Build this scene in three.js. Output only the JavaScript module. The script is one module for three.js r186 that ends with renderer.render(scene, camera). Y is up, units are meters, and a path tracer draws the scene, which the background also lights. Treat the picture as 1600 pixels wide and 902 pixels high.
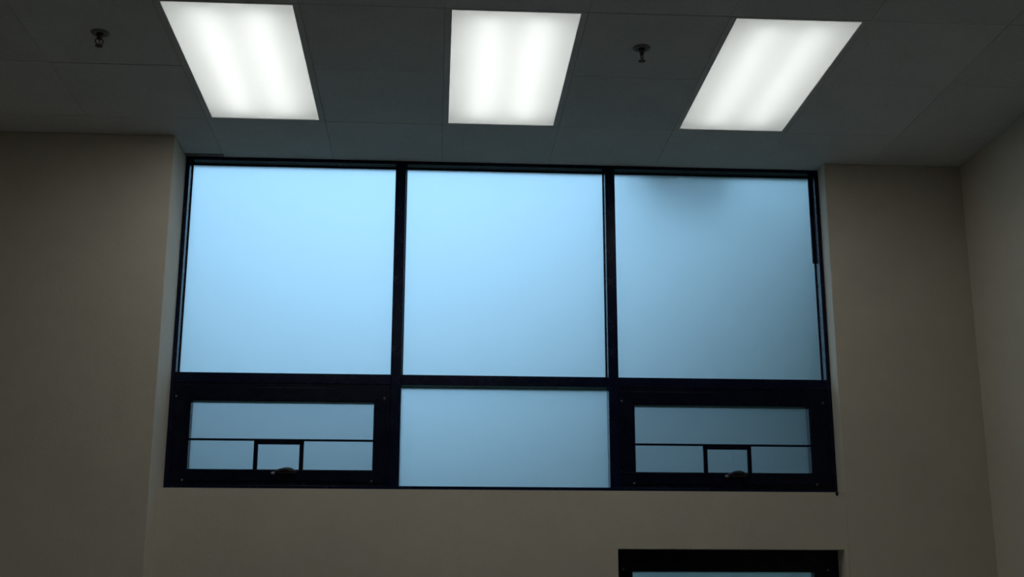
import * as THREE from 'three';
import { RoundedBoxGeometry } from 'three/addons/geometries/RoundedBoxGeometry.js';
import { mergeGeometries } from 'three/addons/utils/BufferGeometryUtils.js';
import { RectAreaLightUniformsLib } from 'three/addons/lights/RectAreaLightUniformsLib.js';

// ---------------------------------------------------------------- camera, sky, exposure
const EYE = 1.45;                                   // height of the lens above the floor
const scene = new THREE.Scene();
const camera = new THREE.PerspectiveCamera(2 * Math.atan(451 / 1940.75) * 180 / Math.PI, 1600 / 902, 0.05, 200);
camera.rotation.order = 'YXZ';
camera.rotation.set(0.2498, -0.0616, 0.0015);
camera.position.set(0, EYE, 0);
scene.add(camera);

const renderer = new THREE.WebGLRenderer({ antialias: true });
renderer.toneMapping = THREE.LinearToneMapping;
renderer.toneMappingExposure = 1.0;
renderer.shadowMap.enabled = true;
RectAreaLightUniformsLib.init();

const SKY = [0.63, 1.17, 1.68];                     // overcast evening sky at half height
{
  const W = 64, H = 32, d = new Float32Array(W * H * 4);
  for (let j = 0; j < H; j++) {
    const el = ((j + 0.5) / H - 0.5) * Math.PI, k = 1.35 * (1 + 2 * Math.max(0, Math.sin(el))) / 2.4;   // even overcast: three times as bright overhead as at the horizon
    for (let i = 0; i < W; i++) for (let c = 0; c < 4; c++) d[(j * W + i) * 4 + c] = c < 3 ? SKY[c] * k : 1;
  }
  const t = new THREE.DataTexture(d, W, H, THREE.RGBAFormat, THREE.FloatType);
  t.mapping = THREE.EquirectangularReflectionMapping; t.magFilter = THREE.LinearFilter; t.needsUpdate = true;
  scene.background = t;
}
const LAMP = 1.42, LAMP_COLOR = new THREE.Color().setRGB(0.985, 1, 0.985);   // ceiling fittings

// ---------------------------------------------------------------- measures (metres; heights as seen from the lens are lifted by EYE)
const Y = (v) => v + EYE;
const CEIL = Y(2.4393), ROOM_L = -3.4, ROOM_R = 2.975, ROOM_BACK = 3.6;
const Z_WIN = -6.668, Z_WALL = -6.553, Z_PIER = -6.348, Z_OUT = -6.80, Z_GLASS = -6.748;
const WL = -1.42, WR = 2.181, SILL = Y(0.585);      // window recess
const M1 = -0.217, M2 = 0.9695;                     // mullions
const TX = 0.6096, TZ = 0.655, TX0 = -1.2085, TZ0 = -6.1;   // ceiling grid

// ---------------------------------------------------------------- helpers
let seed = 7;
const rnd = () => { seed = (seed + 0x6d2b79f5) | 0; let t = Math.imul(seed ^ (seed >>> 15), 1 | seed); t = (t + Math.imul(t ^ (t >>> 7), 61 | t)) ^ t; return ((t ^ (t >>> 14)) >>> 0) / 4294967296; };
const box = (x0, x1, y0, y1, z0, z1, r = 0) => {
  const w = Math.abs(x1 - x0), h = Math.abs(y1 - y0), d = Math.abs(z1 - z0);
  const g = r ? new RoundedBoxGeometry(w, h, d, 2, Math.min(r, w / 2.2, h / 2.2, d / 2.2)) : new THREE.BoxGeometry(w, h, d);
  g.translate((x0 + x1) / 2, (y0 + y1) / 2, (z0 + z1) / 2);
  return metric(g);
};
function metric(g) {                                // uv in metres, by the axis a face looks along
  const p = g.attributes.position, n = g.attributes.normal, uv = new Float32Array(p.count * 2);
  for (let i = 0; i < p.count; i++) {
    const a = Math.abs(n.getX(i)), b = Math.abs(n.getY(i)), c = Math.abs(n.getZ(i));
    const [u, v] = c >= a && c >= b ? [p.getX(i), p.getY(i)] : a >= b ? [p.getZ(i), p.getY(i)] : [p.getX(i), p.getZ(i)];
    uv[i * 2] = u; uv[i * 2 + 1] = v;
  }
  g.setAttribute('uv', new THREE.BufferAttribute(uv, 2));
  return g;
}
const merge = (list) => (list.length === 1 ? list[0] : mergeGeometries(list.map((g) => (g.index ? g.toNonIndexed() : g))));
function part(name, geometries, material, parent) {
  const m = new THREE.Mesh(merge([].concat(geometries)), material);
  m.name = name; m.castShadow = m.receiveShadow = true;
  parent.add(m);
  return m;
}
function structure(name, geometries, material, label, category) {
  const m = part(name, geometries, material, scene);
  m.userData = { kind: 'structure', label, category };
  return m;
}
function thing(name, label, category, [x, y, z] = [0, 0, 0], group, kind) {
  const g = new THREE.Group();
  g.name = name; g.position.set(x, y, z);
  g.userData = { label, category };
  if (group) g.userData.group = group;
  if (kind) g.userData.kind = kind;
  scene.add(g);
  return g;
}

// ---------------------------------------------------------------- computed textures
function noiseMap(size, metres, octaves, fn, srgb = false) {
  const grids = octaves.map(([n]) => { const a = new Float32Array(n * n); for (let i = 0; i < a.length; i++) a[i] = rnd(); return a; });
  const d = new Uint8Array(size * size * 4), s = (t) => t * t * (3 - 2 * t);
  for (let j = 0; j < size; j++) for (let i = 0; i < size; i++) {
    let v = 0, sum = 0;
    octaves.forEach(([n, w], k) => {
      const x = i / size * n, y = j / size * n, x0 = Math.floor(x), y0 = Math.floor(y), fx = s(x - x0), fy = s(y - y0), a = grids[k];
      const q = (p, r) => a[((r + n) % n) * n + ((p + n) % n)];
      v += w * ((q(x0, y0) * (1 - fx) + q(x0 + 1, y0) * fx) * (1 - fy) + (q(x0, y0 + 1) * (1 - fx) + q(x0 + 1, y0 + 1) * fx) * fy); sum += w;
    });
    const c = fn(v / sum, rnd());
    for (let k = 0; k < 3; k++) d[(j * size + i) * 4 + k] = Math.max(0, Math.min(255, Math.round(c[k] ?? c[0])));
    d[(j * size + i) * 4 + 3] = 255;
  }
  const t = new THREE.DataTexture(d, size, size);
  t.wrapS = t.wrapT = THREE.RepeatWrapping; t.magFilter = THREE.LinearFilter; t.minFilter = THREE.LinearMipmapLinearFilter; t.generateMipmaps = true;
  if (srgb) t.colorSpace = THREE.SRGBColorSpace;
  t.repeat.set(1 / metres, 1 / metres); t.needsUpdate = true;
  return t;
}
const paintTone = noiseMap(512, 2.2, [[4, 1], [11, 0.8], [37, 0.5], [120, 0.3]], (v) => { const k = 246 + (v - 0.5) * 22; return [k, k, k * 0.995]; }, true);
const paintRelief = noiseMap(512, 0.5, [[40, 1], [90, 0.8], [200, 0.5]], (v) => [v * 255]);
const tileTone = noiseMap(512, 0.9, [[6, 0.6], [60, 0.6], [180, 1]], (v, r) => { const k = 244 + (v - 0.5) * 26 - (r > 0.985 ? 30 : 0); return [k, k, k]; }, true);
const tileRelief = noiseMap(512, 0.6, [[50, 0.6], [140, 1], [250, 0.7]], (v, r) => [v * 255 - (r > 0.98 ? 90 : 0)]);
const metalGrain = noiseMap(256, 0.4, [[5, 1], [30, 0.6], [110, 0.6]], (v) => [130 + (v - 0.5) * 70]);

// ---------------------------------------------------------------- materials
const std = (r, g, b, roughness, more = {}) => new THREE.MeshStandardMaterial({ color: new THREE.Color().setRGB(r, g, b), roughness, ...more });
const coat = (r, g, b, roughness) => new THREE.MeshPhysicalMaterial({ color: new THREE.Color().setRGB(r, g, b), roughness, roughnessMap: metalGrain, specularIntensity: 0.45 });   // navy black powder coat
const M = {
  wall: std(0.64, 0.575, 0.475, 0.85, { map: paintTone, bumpMap: paintRelief, bumpScale: 0.0006 }),
  tile: [0.70, 0.675, 0.72, 0.69].map((k) => std(k * 0.98, k, k * 1.01, 0.95, { map: tileTone, bumpMap: tileRelief, bumpScale: 0.0012 })),
  plenum: std(0.10, 0.10, 0.10, 0.95),
  tee: std(0.25, 0.25, 0.25, 0.6),
  floor: std(0.34, 0.32, 0.29, 0.7, { map: paintTone }),
  frame: coat(0.0030, 0.0060, 0.0240, 0.5),
  sash: coat(0.0018, 0.0036, 0.0150, 0.55),
  gasket: std(0.004, 0.004, 0.005, 0.8),
  film: new THREE.MeshPhysicalMaterial({ color: new THREE.Color().setRGB(0.92, 0.97, 0.99), roughness: 0.62, transmission: 1, thickness: 0.006, ior: 1.5 }),
  mesh: std(0.03, 0.035, 0.045, 0.8, { transparent: true, opacity: 0.35, side: THREE.DoubleSide }),
  screw: std(0.20, 0.20, 0.23, 0.5, { metalness: 0.4 }),
  crank: std(0.012, 0.012, 0.016, 0.5),
  rose: std(0.20, 0.20, 0.20, 0.5),
  brass: std(0.05, 0.05, 0.048, 0.45, { metalness: 0.3 }),
  reflector: std(0.88, 0.88, 0.87, 0.6),
  lens: new THREE.MeshPhysicalMaterial({ color: new THREE.Color().setRGB(0.90, 0.92, 0.91), roughness: 1, transmission: 0.9, thickness: 0, ior: 1.45, side: THREE.DoubleSide }),
  tube: std(0.9, 0.9, 0.9, 0.5, { emissive: LAMP_COLOR, emissiveIntensity: 4.05 }),
  weakTube: std(0.9, 0.9, 0.9, 0.5, { emissive: LAMP_COLOR, emissiveIntensity: 3.6 }),
  grass: std(0.045, 0.07, 0.03, 1, { map: tileTone }),
  bark: std(0.08, 0.06, 0.045, 0.95),
  leaf: std(0.075, 0.115, 0.06, 0.7, { side: THREE.DoubleSide }),
};

// ---------------------------------------------------------------- the room
structure('floor', box(ROOM_L - 0.2, ROOM_R + 0.2, -0.15, 0, Z_WALL, ROOM_BACK + 0.2), M.floor, 'dull floor of the room below the picture', 'floor');
const top = CEIL + 0.40;
const LW = { x0: 0.959, x1: 2.160, y1: Y(0.287), y0: Y(-0.72) };           // opening of the lower window
structure('wall_front', [
  box(ROOM_L - 0.2, WL, 0, CEIL, Z_OUT, Z_PIER, 0.004),                     // deep pier left of the window
  box(WR, ROOM_R + 0.2, 0, CEIL, Z_OUT, Z_WALL, 0.004),                     // shallow pier right of it
  box(WL, LW.x0, 0, SILL, Z_OUT, Z_WALL),
  box(LW.x0, WR, LW.y1, SILL, Z_OUT, Z_WALL),
  box(LW.x1, WR, 0, LW.y1, Z_OUT, Z_WALL),
  box(LW.x0, LW.x1, 0, LW.y0, Z_OUT, Z_WALL),
  box(ROOM_L - 0.2, ROOM_R + 0.2, CEIL + 0.001, top, Z_OUT, Z_WIN + 0.02),  // lintel above the ceiling
], M.wall, 'beige painted wall around the wide dark-framed window', 'wall');
structure('wall_right', box(ROOM_R, ROOM_R + 0.2, 0, top, Z_WALL, ROOM_BACK), M.wall, 'beige side wall at the right edge of the picture', 'wall');
structure('wall_left', box(ROOM_L - 0.2, ROOM_L, 0, top, Z_PIER, ROOM_BACK), M.wall, 'beige side wall beyond the left edge of the picture', 'wall');
structure('wall_back', box(ROOM_L - 0.2, ROOM_R + 0.2, 0, top, ROOM_BACK, ROOM_BACK + 0.2), M.wall, 'beige wall behind the viewer', 'wall');

// ceiling: a dark void, thin tees and lay-in tiles; each tile a mesh of its own
const LIGHT_COLS = [0, 2, 4];                        // columns counted from TX0
const LIGHT_ROWS = [0, 4];                       // first tile row of each row of fittings, counted from TZ0
const colAt = (i) => TX0 + i * TX, rowAt = (j) => TZ0 + j * TZ;
const inLight = (i, j) => LIGHT_ROWS.some((r) => (j === r || j === r + 1) && (r ? LIGHT_COLS.slice(0, 2) : LIGHT_COLS).includes(i));
{
  const slab = box(ROOM_L - 0.2, ROOM_R + 0.2, top, top + 0.15, Z_OUT, ROOM_BACK + 0.2);
  const ceiling = structure('ceiling', slab, M.plenum, 'dim white ceiling of square lay-in tiles', 'ceiling');
  const tees = [];                                   // carrying tees above the joints, broken where a fitting hangs
  for (let i = -4; colAt(i) < ROOM_R; i++) if (colAt(i) > ROOM_L) tees.push(box(colAt(i) - 0.010, colAt(i) + 0.010, CEIL + 0.007, CEIL + 0.03, Z_WIN, ROOM_BACK));
  for (let j = 0; rowAt(j) < ROOM_BACK; j++) for (let i = -4; colAt(i) < ROOM_R; i++) {
    if (inLight(i, j) && inLight(i, j - 1) && !LIGHT_ROWS.includes(j)) continue;
    tees.push(box(Math.max(colAt(i), ROOM_L), Math.min(colAt(i + 1), ROOM_R), CEIL + 0.0072, CEIL + 0.03, rowAt(j) - 0.010, rowAt(j) + 0.010));
  }
  part('tee_grid', tees, M.tee, ceiling);
  for (let j = -1; rowAt(j) < ROOM_BACK; j++) for (let i = -4; colAt(i) < ROOM_R; i++) {
    if (inLight(i, j)) continue;
    const g = 0.0007 + rnd() * 0.0015, side = 0.0004 + rnd() * 0.0004, lift = rnd() * 0.0008;
    let x0 = Math.max(colAt(i), ROOM_L) + side, x1 = Math.min(colAt(i + 1), ROOM_R) - side;
    let z0 = j < 0 ? Z_WIN - 0.003 : rowAt(j) + g, z1 = Math.min(rowAt(j + 1), ROOM_BACK) - g;
    if (x1 - x0 < 0.05 || z1 - z0 < 0.05) continue;
    if (j < 0 && i === -1) z0 += 0.05;               // the narrow corner tile is cut short of the window head
    if (j === 0 && i === -1) z1 -= 0.006;             // the widest joint, left of the first fitting
    part('ceiling_tile', box(x0, x1, CEIL + lift, CEIL + 0.016, z0, z1, 0.001), M.tile[Math.floor(rnd() * 4)], ceiling);
  }
  part('wall_angle', box(WL, TX0, CEIL + 0.0004, CEIL + 0.012, Z_WIN - 0.003, Z_WIN + 0.028), M.tee, ceiling);
}

// ---------------------------------------------------------------- windows
const FZ0 = Z_WIN, FZ1 = Z_WIN - 0.115;              // inner and outer face of the frame
function screw(parent, x, y, z) {
  const g = new THREE.CylinderGeometry(0.0055, 0.0065, 0.004, 12).rotateX(Math.PI / 2).translate(x, y, z + 0.002);
  const m = part('screw', g, M.screw, parent);
  part('screw_slot', box(x - 0.004, x + 0.004, y - 0.0008, y + 0.0008, z + 0.0036, z + 0.0044), M.gasket, m);
}
function pane(parent, x0, x1, y0, y1, z) {
  return part('frosted_pane', box(x0, x1, y0, y1, z - 0.006, z), M.film, parent);
}
// four mitred bars round an opening: outer rectangle to inner rectangle
function bars(parent, name, [X0, X1, Y0, Y1], [x0, x1, y0, y1], z0, z1, mat, r = 0.003) {
  const p = [];
  p.push(part(name, box(X0, X1, y1, Y1, z0, z1, r), mat, parent));
  p.push(part(name, box(X0, X1, Y0, y0, z0, z1, r), mat, parent));
  p.push(part(name, box(X0, x0, y0, y1, z0, z1, r), mat, parent));
  p.push(part(name, box(x1, X1, y0, y1, z0, z1, r), mat, parent));
  return p;
}
// an opening light: sash, pane, insect screen with a little access door, crank
function hopper(parent, X0, X1, Y0, Y1, inner, door) {
  const [x0, x1, y0, y1] = inner;
  const sash = bars(parent, 'sash_bar', [X0, X1, Y0, Y1], inner, Z_WIN - 0.004, Z_WIN - 0.075, M.sash);
  bars(sash[0], 'screen_rim', [X0 + 0.022, X1 - 0.022, Y0 + 0.022, Y1 - 0.022], [x0 - 0.004, x1 + 0.004, y0 - 0.004, y1 + 0.004], Z_WIN + 0.004, Z_WIN - 0.004, M.sash, 0.002);
  pane(parent, x0 - 0.02, x1 + 0.02, y0 - 0.02, y1 + 0.02, Z_WIN - 0.062);
  for (const [x, y] of [[X0 + 0.014, Y1 - 0.075], [X1 - 0.032, Y1 - 0.075], [X0 + 0.073, Y0 + 0.024], [X1 - 0.09, Y0 + 0.024]]) screw(parent, x, y, Z_WIN + 0.003);
  if (!door) return;
  const [dx0, dx1, by] = door, zs = Z_WIN - 0.012;
  // the screen cloth stands in three fields round the door and one in it
  const cloth = (a, b, c, d) => part('screen_mesh', metric(new THREE.PlaneGeometry(b - a, d - c).translate((a + b) / 2, (c + d) / 2, zs)), M.mesh, parent);
  cloth(x0, x1, by, y1); cloth(x0, dx0, y0, by); cloth(dx0, dx1, y0, by); cloth(dx1, x1, y0, by);
  part('screen_bar', box(x0 - 0.01, x1 + 0.01, by - 0.0055, by + 0.0055, zs - 0.006, zs + 0.008, 0.002), M.sash, parent);
  const d = part('access_door', [
    box(dx0 - 0.011, dx0 + 0.011, y0 - 0.012, by - 0.004, zs - 0.007, zs + 0.012, 0.002),
    box(dx1 - 0.011, dx1 + 0.011, y0 - 0.012, by - 0.004, zs - 0.007, zs + 0.012, 0.002),
    box(dx0 - 0.011, dx1 + 0.011, by - 0.024, by + 0.004, zs - 0.007, zs + 0.012, 0.002),
  ], M.sash, parent);
  d.castShadow = true;
  // crank operator on the bottom bar of the sash, its handle folded over
  const cx = dx0 + (dx1 - dx0) * 0.66, cy = y0 - 0.012, cz = Z_WIN + 0.004;
  const cover = new THREE.SphereGeometry(1, 24, 12, 0, Math.PI * 2, 0, Math.PI / 2).scale(0.040, 0.021, 0.020).translate(cx + 0.012, cy + 0.001, cz + 0.012);
  const op = part('crank_operator', [box(cx - 0.04, cx + 0.06, cy - 0.012, cy + 0.006, cz - 0.004, cz + 0.024, 0.005), cover.toNonIndexed()], M.crank, parent);
  const path = new THREE.CatmullRomCurve3([[0.02, 0.008, 0.03], [-0.01, 0.008, 0.036], [-0.035, 0.000, 0.038], [-0.055, -0.012, 0.036]].map(([x, y, z]) => new THREE.Vector3(cx + x, cy + y, cz + z)));
  part('crank_handle', new THREE.TubeGeometry(path, 20, 0.0065, 10), M.crank, op);
  part('crank_knob', new THREE.SphereGeometry(0.009, 16, 12).scale(1.25, 0.9, 0.9).translate(cx - 0.057, cy - 0.013, cz + 0.038), M.screw, op);
}
{
  const w = thing('window_1', 'wide dark-framed window of six frosted panes under the ceiling', 'window', [0, 0, 0], null, 'structure');
  const yB = SILL, yT = CEIL + 0.02, mw = 0.0275;
  const railTop = Y(1.212), railLow = Y(1.156), botTop = Y(0.6125), headLow = Y(2.421);
  part('frame_head', box(WL, WR, headLow, yT, FZ0, FZ1, 0.002), M.frame, w);
  part('frame_sill', box(WL, WR, yB, botTop, FZ0, FZ1, 0.003), M.frame, w);
  part('frame_jamb', box(WL, -1.397, botTop, headLow, FZ0, FZ1, 0.003), M.frame, w);
  part('frame_jamb', box(2.158, WR, botTop, headLow, FZ0, FZ1, 0.003), M.frame, w);
  for (const m of [M1, M2]) part('mullion', box(m - mw, m + mw, botTop, headLow, FZ0 + 0.001, FZ1, 0.003), M.frame, w);
  for (const [a, b] of [[-1.397, M1 - mw], [M1 + mw, M2 - mw], [M2 + mw, 2.158]]) {
    part('transom', box(a, b, railLow, railTop, FZ0, FZ1, 0.003), M.frame, w);
    pane(w, a - 0.012, b + 0.012, railTop - 0.012, headLow + 0.012, Z_GLASS);
    const bead = 0.006;                                // rubber bead round each fixed pane
    bars(w, 'glazing_bead', [a, b, railTop, headLow], [a + bead, b - bead, railTop + bead, headLow - bead], Z_GLASS + 0.001, Z_GLASS + 0.009, M.gasket, 0.001);
  }
  part('loose_bead', box(2.141, 2.158, Y(1.90), headLow, Z_GLASS + 0.002, Z_GLASS + 0.016, 0.003), M.frame, w);   // bead standing off the upper right edge
  pane(w, M1 + mw - 0.012, M2 - mw + 0.012, botTop - 0.012, railLow + 0.012, Z_GLASS);
  part('sealant', new THREE.SphereGeometry(1, 16, 12).scale(0.008, 0.014, 0.005).translate(2.138, SILL - 0.006, Z_WALL), M.gasket, w);   // dark lump at the lower right corner
  hopper(w, -1.397, M1 - mw, botTop, railLow, [-1.305, -0.333, Y(0.6955), Y(1.058)], [-0.95, -0.709, Y(0.852)]);
  hopper(w, M2 + mw, 2.158, botTop, railLow, [1.083, 2.048, Y(0.6975), Y(1.0605)], [1.464, 1.705, Y(0.846)]);
}
{
  const w = thing('window_2', 'lower window with dark frame cut off by the bottom edge', 'window', [0, 0, 0], null, 'structure');
  const { x0, x1, y0, y1 } = LW;
  bars(w, 'frame_bar', [x0, x1, y0, y1], [x0 + 0.028, x1 - 0.028, y0 + 0.028, y1 - 0.028], FZ0, FZ1, M.frame);
  hopper(w, x0 + 0.028, x1 - 0.028, y0 + 0.028, y1 - 0.028, [1.052, 2.027, y0 + 0.1, Y(0.173)], null);
}

// ---------------------------------------------------------------- ceiling fittings
function troffer(i, j, label, tubes = M.tube, strength = 1) {
  const x0 = colAt(i), x1 = colAt(i + 1), z0 = rowAt(j), z1 = rowAt(j + 2), cx = (x0 + x1) / 2, cz = (z0 + z1) / 2;
  const t = thing(troffer.n ? 'ceiling_light_' + String(troffer.n).padStart(3, '0') : 'ceiling_light', label, 'ceiling light', [cx, CEIL, cz], 'recessed ceiling lights');
  troffer.n = (troffer.n || 0) + 1;
  const w = (x1 - x0) / 2 - 0.0008, d = (z1 - z0) / 2 - 0.0008, lw = 0.5495 / 2, ld = 1.2814 / 2, H = 0.14;
  part('housing', [box(-w, w, H, H + 0.006, -d, d), box(-w, -w + 0.012, 0.012, H, -d, d), box(w - 0.012, w, 0.012, H, -d, d), box(-w, w, 0.012, H, -d, -d + 0.012), box(-w, w, 0.012, H, d - 0.012, d)], M.reflector, t);
  const trim = (a, b, c, e) => box(a, b, 0, 0.012, c, e, 0.001);
  part('trim_frame', [trim(-w, w, -d, -ld), trim(-w, w, ld, d), trim(-w, -lw, -ld, ld), trim(lw, w, -ld, ld)], M.tile[0], t);
  part('lens', metric(new THREE.PlaneGeometry(2 * lw, 2 * ld).rotateX(Math.PI / 2).translate(0, 0.004, 0)), M.lens, t);
  for (const x of [-0.115, 0.115]) {
    const tube = part('lamp_tube', new THREE.CylinderGeometry(0.014, 0.014, 1.17, 20).rotateX(Math.PI / 2).translate(x, 0.088, 0), tubes, t);
    for (const s of [-1, 1]) part('end_cap', new THREE.CylinderGeometry(0.0145, 0.0145, 0.02, 16).rotateX(Math.PI / 2).translate(x, 0.088, s * 0.593), M.screw, tube);
  }
  const a = new THREE.RectAreaLight(LAMP_COLOR, LAMP * strength, 2 * lw - 0.01, 2 * ld - 0.01);
  a.position.set(0, -0.003, 0); a.rotation.x = -Math.PI / 2; a.name = 'ceiling_light_glow';
  t.add(a);
}
['leftmost of three bright recessed ceiling lights above the window', 'middle of three bright recessed ceiling lights above the window', 'rightmost of three bright recessed ceiling lights above the window']
  .forEach((l, k) => (k < 2 ? troffer(LIGHT_COLS[k], 0, l) : troffer(LIGHT_COLS[k], 0, l, M.weakTube, 0.85)));   // the right one has weaker tubes
troffer(0, 4, 'left added ceiling light above the viewer, out of view');  // unseen pair of fittings added overhead to lift the wall brightness
troffer(2, 4, 'right added ceiling light above the viewer, out of view');


// ---------------------------------------------------------------- sprinklers
function sprinkler(i, j, label, turn, dx) {
  const s = thing(sprinkler.n ? 'sprinkler_head_001' : 'sprinkler_head', label, 'sprinkler', [colAt(i) + TX / 2 + dx, CEIL, rowAt(j) + TZ / 2], 'ceiling sprinklers');
  sprinkler.n = 1; s.rotation.y = turn;
  const lathe = (pts, seg = 32) => new THREE.LatheGeometry(pts.map(([r, y]) => new THREE.Vector2(r, y)), seg);
  part('escutcheon', lathe([[0, -0.004], [0.014, -0.005], [0.030, -0.0085], [0.037, -0.006], [0.040, -0.001], [0.040, 0.0005], [0, 0.0005]]), M.rose, s);
  part('body', lathe([[0, -0.034], [0.010, -0.034], [0.0125, -0.029], [0.0125, -0.020], [0.0165, -0.018], [0.0165, -0.006], [0, -0.006]], 6), M.brass, s);
  for (const k of [-1, 1]) part('frame_arm', new THREE.TubeGeometry(new THREE.CatmullRomCurve3([[0.011, -0.030, 0], [0.016, -0.040, 0], [0.012, -0.052, 0], [0.003, -0.060, 0]].map(([x, y, z]) => new THREE.Vector3(k * x, y, z))), 16, 0.0026, 8), M.brass, s);
  part('bulb', new THREE.CylinderGeometry(0.0022, 0.0022, 0.022, 10).translate(0, -0.045, 0), std(0.25, 0.02, 0.02, 0.2), s);
  part('deflector', lathe([[0, -0.066], [0.016, -0.0655], [0.017, -0.064], [0.006, -0.062], [0.004, -0.057], [0, -0.057]], 24), M.brass, s);
}
sprinkler(-1, 1, 'small dark sprinkler head on the ceiling left of all lights', 0.4, 0.012);
sprinkler(3, 1, 'small dark sprinkler head between middle and right ceiling lights', 1.0, -0.025);

// ---------------------------------------------------------------- outdoors, behind the frosted panes
structure('ground', box(-30, 30, -0.35, -0.2, Z_OUT - 0.001, -45), M.grass, 'dark lawn outdoors behind the frosted window', 'lawn');
function leafGeometry() {
  const s = new THREE.Shape();
  s.moveTo(0, 0); s.quadraticCurveTo(0.45, 0.35, 0, 1); s.quadraticCurveTo(-0.45, 0.35, 0, 0);
  return new THREE.ShapeGeometry(s, 4);
}
const LEAF = leafGeometry();
function foliage(parent, blobs, count, size) {
  const im = new THREE.InstancedMesh(LEAF, M.leaf, count), o = new THREE.Object3D(), v = blobs.map((b) => b[3] * b[4] * b[5]), total = v.reduce((a, b) => a + b);
  for (let k = 0; k < count; k++) {
    let r = rnd() * total, b = 0;
    while (r > v[b] && b < blobs.length - 1) r -= v[b++];
    const u = rnd() * 2 - 1, a = rnd() * Math.PI * 2, q = Math.sqrt(1 - u * u), rad = Math.pow(rnd(), 0.28), [x, y, z, rx, ry, rz] = blobs[b];
    o.position.set(x + rx * rad * q * Math.cos(a), y + ry * rad * u, z + rz * rad * q * Math.sin(a));
    o.rotation.set(rnd() * 6.3, rnd() * 6.3, rnd() * 6.3); o.scale.setScalar(size * (0.7 + 0.6 * rnd())); o.updateMatrix();
    im.setMatrixAt(k, o.matrix);
    im.setColorAt(k, new THREE.Color().setRGB(0.8 + 0.4 * rnd(), 0.85 + 0.3 * rnd(), 0.7 + 0.5 * rnd()));
  }
  im.name = 'foliage'; im.userData.kind = 'stuff'; im.castShadow = im.receiveShadow = true;
  parent.add(im);
  return im;
}
function branch(parent, name, pts, r0) {
  part(name, new THREE.TubeGeometry(new THREE.CatmullRomCurve3(pts.map((p) => new THREE.Vector3(...p))), 16, r0, 8), M.bark, parent);
}
{
  const t = thing('tree', 'leafy tree outdoors behind the right frosted panes', 'tree', [3.25, -0.2, -8.7]);
  branch(t, 'trunk', [[0, 0, 0], [0.05, 1.6, -0.05], [0, 3.4, 0.02]], 0.11);
  branch(t, 'bough', [[0, 2.6, 0], [-0.4, 3.2, 0.2], [-0.7, 3.6, 0.3]], 0.05);
  branch(t, 'bough', [[0, 2.8, 0], [0.4, 3.6, 0.1], [0.5, 4.3, 0.2]], 0.05);
  branch(t, 'bough', [[0, 3.0, 0], [-0.9, 3.9, 0.8], [-1.8, 4.15, 1.5]], 0.025);  // added bough, reaches to the glass to carry the darkening cluster
  foliage(t, [[-0.3, 3.6, 0.1, 1.0, 0.9, 0.9], [0.5, 4.3, 0.2, 1.1, 1.1, 1.0]], 9000, 0.11);
  foliage(t, [[-1.8, 4.25, 1.5, 0.36, 0.15, 0.2]], 150, 0.1).name = 'added_leaf_cluster';  // made-up cluster, shaped to darken the top of the right pane
  // trees and shrubs farther off, placed and sized to dim the panes: x, distance, width, height above the ground, leaf size, leaves, name, what it is
  const far = (name, label, category, x, z, w, h, n) => {
    const b = thing(name, label, category, [x, -0.2, z]);
    branch(b, 'trunk', [[0, 0, 0], [0.06, h * 0.3, 0.03], [0, h * 0.7, 0]], 0.03 * h);
    foliage(b, [[-w * 0.12, h * 0.38, 0, w * 0.42, h * 0.36, w * 0.32], [w * 0.08, h * 0.68, 0.1, w * 0.40, h * 0.32, w * 0.32]], n, 0.26);
  };
  far('tree_001', 'added unseen tree far outdoors that dims the left panes', 'tree', -5.25, -13, 4.6, 7.4, 6500);  // unseen tree added to block sky at the left edge of the window
  far('tree_002', 'broad tree far outdoors behind the right frosted panes', 'tree', 3.9, -13, 5.4, 7.8, 8000);
  far('tree_003', 'tall tree far outdoors beyond the right window jamb', 'tree', 8.2, -12, 5, 7.0, 6000);
  [[-4.4, 4.6, 'leftmost added shrub of the row far outdoors'], [-2.0, 4.3, 'second added shrub from the left of the row far outdoors'], [0.4, 4.5, 'third added shrub from the left of the row far outdoors'], [2.6, 5.2, 'rightmost added shrub of the row far outdoors']]
    .forEach(([x, h, label], k) => far(k ? 'shrub_00' + k : 'shrub', label, 'shrub', x, -14.5, 3.4, h, 3500));  // unseen row added, heights set to darken the lower panes
}

scene.traverse((o) => { if (o.isMesh) { o.castShadow = true; o.receiveShadow = true; } });
renderer.render(scene, camera);
